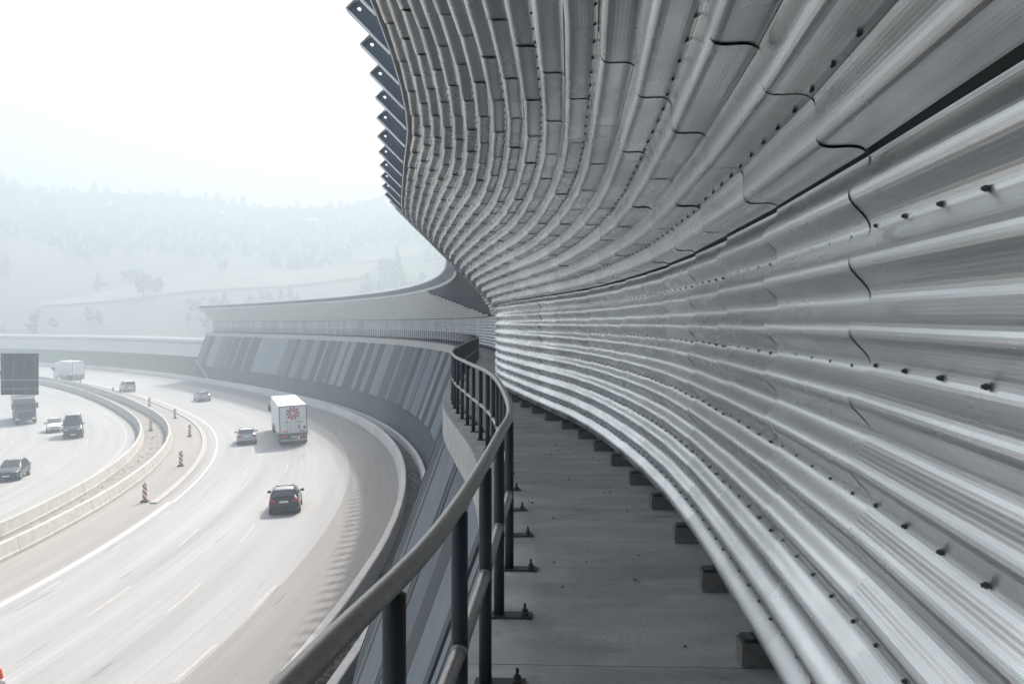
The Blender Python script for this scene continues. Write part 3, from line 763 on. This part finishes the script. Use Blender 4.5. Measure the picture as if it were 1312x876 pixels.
    MB().box(-w_ * .55, w_ * .55, L0 - .12, L0 + .004, .28, .4).box(-w_ * .42, w_ * .42, L0 - .12, L0 - .005, .54, .64).obj('grille', 'plastic', r)
    return r
def ya_m(k): return {'hatch': .55, 'mpv': .95, 'van': 1.75}[k]
def mz(k): return {'hatch': 1.02, 'mpv': 1.2, 'van': 1.5}[k]

car('black hatchback with roof painted pale as if sunlit, driving away alone in the near lane', 'car', 'black_paint', 192.5, 4.9, roof='silver_paint', yaw=5)
car('silver hatchback with white roof driving away beside the white semi-trailer truck', 'car', 'silver_paint', 187.3, 16.3, roof='white_paint')
car('small silver hatchback far ahead below the striped wall', 'car', 'silver_paint', 189.6, 33.0)
car('pale people carrier driving away, farthest car on the outer carriageway', 'van', 'silver_paint', 184.6, 42.6, kind='mpv', roof='white_paint')
car('dark hatchback with pale roof, nearest of the oncoming vehicles at the picture edge', 'car', 'blue_dark', 169.3, 12.3, True, roof='silver_paint')
car('white hatchback coming this way beside the dark van', 'car', 'white_paint', 168.4, 25.2, True)
car('tall dark van coming this way with bright headlights', 'van', 'blue_dark', 170.4, 22.6, True, 'van', roof='silver_paint', name='panel_van')
tc_ = empty('traffic_cone', P(190.2, -4.03, .012)); tag(tc_, 'orange traffic cone cut off by the bottom corner of the picture', 'traffic cone')
def ring(r, z, n=18): return [(r * math.cos(2 * math.pi * k / n), r * math.sin(2 * math.pi * k / n), z) for k in range(n)]
MB().loft([ring(.21, .04), ring(.185, .16), ring(.10, .56), ring(.055, .74), ring(.04, .76)]).obj('cone_body', 'orange_paint', tc_, True)
MB().loft([ring(.168, .28), ring(.132, .44)]).obj('reflective_band', 'paint', tc_, True)
MB().box(-.26, .26, -.26, .26, 0, .04).obj('base', 'plastic', tc_)

def box_truck(label, R, th, rev=False, cab='white_paint', box='white_box', blen=13.4, yaw=0, emblem=False, cabz=3.55, boxz=3.95, name='semi_trailer_truck'):
    r = empty(name); tag(r, label, 'truck'); place(r, R, th, rev, yaw)
    y1 = -blen / 2; y0 = blen / 2; W = 1.27; zb = 1.12
    bx = MB().box(-W, W, y1, y0, zb, boxz).obj('cargo_box', box, r)
    bv = bx.modifiers.new('b', 'BEVEL'); bv.width = .03; bv.segments = 2
    MB().box(-.5, .5, y1 + .3, y0 - .2, .82, zb - .003).obj('chassis', 'plastic', r)
    # rear: doors, frame, lock rods, bumper, lights
    for sx in (-1, 1):
        x0, x1 = sorted((sx * .012, sx * (W - .09)))
        d = MB().box(x0, x1, y1 - .03, y1 - .002, zb + .16, boxz - .1).obj('rear_door', box, r)
        for q in (.22, .55): MB().cyl((sx * q, y1 - .05, (zb + boxz) / 2), (0, 0, 1), .018, boxz - zb - .4, 8).obj('lock_rod', 'rim', d)
        MB().box(*sorted((sx * (W - .08), sx * (W + .003))), y1 - .05, y1 - .004, zb - .02, boxz + .004).obj('door_post', 'cab_grey', r)
        MB().box(*sorted((sx * .55, sx * 1.2)), y1 - .06, y1 + .1, .78, .96).obj('tail_light', 'red', r)
        MB().box(*sorted((sx * .5, sx * 1.0)), y1 - .062, y1 - .032, zb + .2, zb + .31).obj('reflector', 'amber' if sx < 0 else 'red_dull', r)
        for k in range(3):
            wheel(r, sx * 1.02, y1 + 1.5 + k * 1.3, .5, .36)
        MB().box(*sorted((sx * 1.13, sx * 1.16)), y1 + 5.2, y0 - 3.2, .5, 1.1).obj('side_guard', 'white_paint', r)
        MB().box(*sorted((sx * .75, sx * 1.2)), y1 + .12, y1 + .15, .25, .78).obj('mud_flap', 'plastic', r)
    MB().box(-W + .08, W - .08, y1 - .052, y1 - .004, boxz - .1, boxz + .002).obj('door_header', 'cab_grey', r)
    MB().box(-W + .02, W - .02, y1 - .06, y1 + .05, .98, zb + .1).obj('rear_sill', 'cab_grey', r)
    MB().box(-1.2, 1.2, y1 - .05, y1 + .06, .5, .66).obj('bumper', 'rim', r)
    MB().box(-.26, .26, y1 - .07, y1 - .02, .8, .92).obj('number_plate', 'plate', r)
    if emblem:
        for k in range(10):      # rosette of red petals
            a = k * math.pi / 5 + .1; c, s_ = math.cos(a), math.sin(a); cz = 3.02
            pts = [(.12, -.03), (.5, -.115), (.62, -.05), (.62, .05), (.5, .115), (.12, .03)]
            f = [(u * c - v * s_, y1 - .034, cz + u * s_ + v * c) for u, v in pts]; bk = [(x, y + .006, z) for x, y, z in f]
            MB().loft([f, bk]).obj('emblem_petal', 'red_dull', r)
        x = -.82; rr = random.Random(5)    # row of lettering too small to read
        mb = MB()
        while x < .85:
            wd = rr.uniform(.05, .09)
            if rr.random() > .14: mb.box(x, x + .025, y1 - .036, y1 - .03, 2.16, 2.29); mb.box(x, x + wd, y1 - .0365, y1 - .03, 2.16 + rr.choice((0, .05, .1)), 2.19 + rr.choice((0, .05, .1)))
            x += wd + .035
        mb.obj('lettering', 'cab_grey', r)
        MB().box(.42, .55, y1 - .038, y1 - .03, 1.55, 1.95).obj('sticker', 'cab_grey', r)
        MB().box(.9, 1.08, y1 - .038, y1 - .03, 1.55, 1.8).obj('sticker', 'blue_dark', r)
    # tractor
    c0, c1 = y0 + .35, y0 + 2.5
    ck = MB().loft([[(x * 1.22, y, z) for x, z in ((-1, .55), (1, .55), (1, cz_ - .25), (.92, cz_), (-.92, cz_), (-1, cz_ - .25))] for y, cz_ in ((c0, cabz), (c0 + 1.2, cabz + .02), (c1 - .35, cabz - .12), (c1 - .03, 2.9 * cabz / 3.55), (c1, 1.9), (c1 + .06, .9), (c1, .5))]).obj('cab', cab, r)
    quad('windscreen', [(-1.08, c1 + .035, 1.86), (1.08, c1 + .035, 1.86), (1.04, c1 + .0, 2.82 * cabz / 3.55), (-1.04, c1 + .0, 2.82 * cabz / 3.55)][::-1], 'glass_dark', r, .03)
    MB().box(-.9, .9, c1 + .02, c1 + .085, .78, 1.55).obj('grille', 'plastic', r)
    for sx in (-1, 1):
        MB().box(*sorted((sx * .72, sx * 1.14)), c1 + .0, c1 + .095, .62, .82).obj('headlight', 'headlamp', r)
        MB().box(*sorted((sx * 1.26, sx * 1.5)), c1 - .12, c1 + .0, 1.95, 2.65).obj('mirror', 'plastic', r)
        q = [(sx * 1.24, c1 - .3, 1.85), (sx * 1.24, c1 - .3, 2.6), (sx * 1.24, c1 - 1.05, 2.6), (sx * 1.24, c1 - 1.05, 1.85)]
        quad('side_window', q, 'glass_dark', r, .02)
        wheel(r, sx * 1.05, c1 - .95, .5, .32); wheel(r, sx * 1.0, c0 - 1.0, .5, .4)
    return r
box_truck('white semi-trailer truck seen from behind with red rosette on its doors', 191.4, 16.55, emblem=True, boxz=3.75, cabz=3.4)
box_truck('white box truck far off on the bend, seen from its side', 184.6, 54.9, blen=6.2, yaw=11, name='box_truck')
box_truck('truck with dark grey cab coming towards the camera under the traffic sign', 165.5, 31.6, True, cab='cab_grey', blen=9.0, cabz=3.3, boxz=3.6, name='box_truck')

# ------------------------------------------------------------------ sign on its cantilever mast, seen from behind
sg = empty('road_sign', (-47.0, 95.0, 0)); tag(sg, 'back of a dark overhead road sign with pale ribs, cut by the picture edge', 'sign')
bx0, bx1 = -1.78, 1.82
MB().box(bx0, bx1, -.03, .03, 6.02, 8.5).obj('sign_board', 'sign_back', sg)
MB().box(bx0, bx1, -.03, .03, 4.55, 5.90).obj('sign_board', 'sign_back', sg)
for x in (bx0 + .28, bx0 + 1.28, bx0 + 2.28, bx1 - .3): MB().box(x - .03, x + .03, -.10, -.032, 4.5, 8.54).obj('rib', 'sign_rib', sg)
for z in (5.96, 5.12): MB().box(bx0, bx1, -.09, -.034, z - .045, z + .045).obj('rib', 'sign_rib', sg)
MB().box(-8.2, bx1 - .4, .06, .32, 6.5, 6.85).obj('arm', 'sign_back', sg)
MB().cyl((-8.3, .2, 2.6), (0, 0, 1), .22, 9.4, 16).obj('mast', 'sign_back', sg, False)

# ------------------------------------------------------------------ hills and trees
from mathutils import noise as mnoise
def ridge(az):                       # elevation angle of the bare ridge line, in pixels of the photograph above eye level
    return 140 + 7 * math.sin(az * .22 + 1) + 4 * math.sin(az * .6)
def hill_z(d, az):
    k = max(0, min(1, (d - 400) / 500)); H = EYE + 900 * ridge(az) / 1275
    z = 1.0 + (H - 1.0) * (k ** 1.1) if d <= 900 else H - (d - 900) * .02
    p = Vector((d * math.sin(R_(az)) / 90, d * math.cos(R_(az)) / 90, 0))
    return z + 5 * mnoise.noise(p) * min(1, k * 3) * (1 - k * .7)
def hp(d, az, h=0): return Vector((d * math.sin(R_(az)), d * math.cos(R_(az)), hill_z(d, az) + h))
vs_ = []; fs = []; NA, ND = 110, 46
for i in range(NA + 1):
    az = -62 + i * 92 / NA
    for j in range(ND + 1): vs_.append(hp(400 + j * (1150 - 400) / ND, az))
for i in range(NA):
    for j in range(ND): q = i * (ND + 1) + j; fs.append((q, q + 1, q + ND + 2, q + ND + 1))
def hill_mat():
    m = bpy.data.materials.new('hill'); m.use_nodes = True; MATS['hill'] = m
    t = m.node_tree; N = t.nodes; L = t.links; b = N['Principled BSDF']; b.inputs['Roughness'].default_value = .95
    geo = N.new('ShaderNodeNewGeometry')
    nz = N.new('ShaderNodeTexNoise'); nz.inputs['Scale'].default_value = .011; nz.inputs['Detail'].default_value = 4; L.new(geo.outputs['Position'], nz.inputs['Vector'])
    cr = N.new('ShaderNodeValToRGB'); e = cr.color_ramp.elements
    e[0].position = .40; e[0].color = (.05, .056, .048, 1); e[1].position = .60; e[1].color = (.068, .072, .06, 1)
    L.new(nz.outputs[0], cr.inputs[0]); L.new(cr.outputs[0], b.inputs['Base Color'])
hill_mat()
tag(MB().add(vs_, fs).obj('hill', 'hill', None, True), kind='structure')
# pale open fields as sheets on the slope
def SD(d): return 400 + (d - 285) * 500 / 355
def patch(az0, az1, dlo, dhi, name='field'):
    vs_ = []; fs = []; n = 40; m_ = 8
    for i in range(n + 1):
        az = az0 + (az1 - az0) * i / n; t = i / n
        lo, hi = dlo(t), dhi(t)
        for j in range(m_ + 1): vs_.append(hp(SD(lo + (hi - lo) * j / m_), az, 1.2))
    for i in range(n):
        for j in range(m_): q = i * (m_ + 1) + j; fs.append((q, q + 1, q + m_ + 2, q + m_ + 1))
    tag(MB().add(vs_, fs).obj(name, 'field', None, True), kind='structure')
patch(-25.5, -8, lambda t: 352 + 62 * t, lambda t: 356 + (95 * t) + 22 * math.sin(t * 3.1))
patch(-9, -5.2, lambda t: 455 + 20 * t, lambda t: 470 + 30 * t)
# woods: uneven crowns covering the upper slope, one mass
rt = random.Random(11)
PHI = (1 + 5 ** .5) / 2
ICO = [Vector(v).normalized() for v in ((-1, PHI, 0), (1, PHI, 0), (-1, -PHI, 0), (1, -PHI, 0), (0, -1, PHI), (0, 1, PHI), (0, -1, -PHI), (0, 1, -PHI), (PHI, 0, -1), (PHI, 0, 1), (-PHI, 0, -1), (-PHI, 0, 1))]
ICF = [(0, 11, 5), (0, 5, 1), (0, 1, 7), (0, 7, 10), (0, 10, 11), (1, 5, 9), (5, 11, 4), (11, 10, 2), (10, 7, 6), (7, 1, 8), (3, 9, 4), (3, 4, 2), (3, 2, 6), (3, 6, 8), (3, 8, 9), (4, 9, 5), (2, 4, 11), (6, 2, 10), (8, 6, 7), (9, 8, 1)]
def clump(mb, c, rx, rz, rg):
    mb.add([c + Vector((v.x * rx * rg.uniform(.65, 1.25), v.y * rx * rg.uniform(.65, 1.25), v.z * rz * rg.uniform(.7, 1.3))) for v in ICO], ICF)
woods = MB()
def in_field(d, az):
    t = (az + 25.5) / 17.5
    if -.04 <= t <= 1.04 and 346 + 62 * t < d < 362 + 95 * t + 22 * math.sin(max(0, min(1, t)) * 3.1): return True
    return -9.2 < az < -5 and 448 < d < 505
for i in range(4200):
    az = rt.uniform(-40, 6); d = 300 + 350 * rt.random() ** .62
    if in_field(d, az): continue
    if d < 470 and mnoise.noise(Vector((az * .22, d * .018, 3))) < .02: continue
    h = rt.uniform(4, 8) if d < 600 else rt.uniform(6, 15)
    p = hp(SD(d), az)
    if rt.random() < .25:
        for q in range(2): clump(woods, p + Vector((0, 0, h * (.45 + .45 * q))), h * (.34 - .16 * q), h * .4, rt)
    else:
        for q in range(5):
            v_ = Vector((rt.gauss(0, 1), rt.gauss(0, 1), rt.gauss(0, 1))).normalized() * rt.uniform(.3, 1)
            clump(woods, p + Vector((v_.x * h * .34, v_.y * h * .34, h * .55 + v_.z * h * .3)), h * .2, h * .17, rt)
tag(woods.obj('woods', 'leaf'), 'hazy woods covering the upper hillside', 'woods', kind='stuff')
def tree(d, az, h, label, conifer=False):
    p = hp(SD(d), az); r = empty('conifer' if conifer else 'tree', p); tag(r, label, 'tree', 'single trees on the hillside')
    MB().loft([[(rr * math.cos(a), rr * math.sin(a), z) for a in (0, 1.05, 2.1, 3.14, 4.19, 5.24)] for z, rr in ((-.5, h * .035), (h * .4, h * .022), (h * .85, h * .008))]).obj('trunk', 'bark', r)
    mb = MB()
    if conifer:
        for k in range(60):
            z = h * (.12 + .88 * rt.random() ** 1.2); ra = (h - z) * .26 + .15; a = rt.uniform(0, 6.28)
            clump(mb, Vector((ra * .7 * math.cos(a), ra * .7 * math.sin(a), z)), ra * .45, h * .05, rt)
    else:
        for k in range(70):
            v = Vector((rt.gauss(0, 1), rt.gauss(0, 1), rt.gauss(0, 1))).normalized() * rt.uniform(.35, 1)
            clump(mb, Vector((v.x * h * .34, v.y * h * .34, h * .62 + v.z * h * .34)), h * .1, h * .085, rt)
    mb.obj('crown', 'leaf', r)
tree(368, -20.3, 13, 'round dark tree standing in front of the pale field')
tree(372, -19.6, 10, 'smaller bushy tree just beside the round dark tree by the field')
tree(345, -7.9, 9, 'short conifer just above the far barrier edge', True)
tree(400, -6.6, 22, 'tall slim conifer above the far barrier edge', True)
tree(410, -7.3, 13, 'bushy tree between the two conifers above the barrier')
tree(420, -16.2, 9, 'lone small tree in the middle of the pale field')

# ------------------------------------------------------------------ hazy air
hz = MB().box(-1450, 1450, -1450, 1450, -4.6, 142)
ho = hz.obj('haze', None); ho['kind'] = 'stuff'
m = bpy.data.materials.new('haze_air'); m.use_nodes = True; t = m.node_tree
t.nodes.remove(t.nodes['Principled BSDF'])
pv = t.nodes.new('ShaderNodeVolumePrincipled'); pv.inputs['Color'].default_value = (.59, .68, .745, 1)
pv.inputs['Density'].default_value = .0029; pv.inputs['Anisotropy'].default_value = .2
t.links.new(pv.outputs[0], t.nodes['Material Output'].inputs['Volume'])
ho.data.materials.append(m)
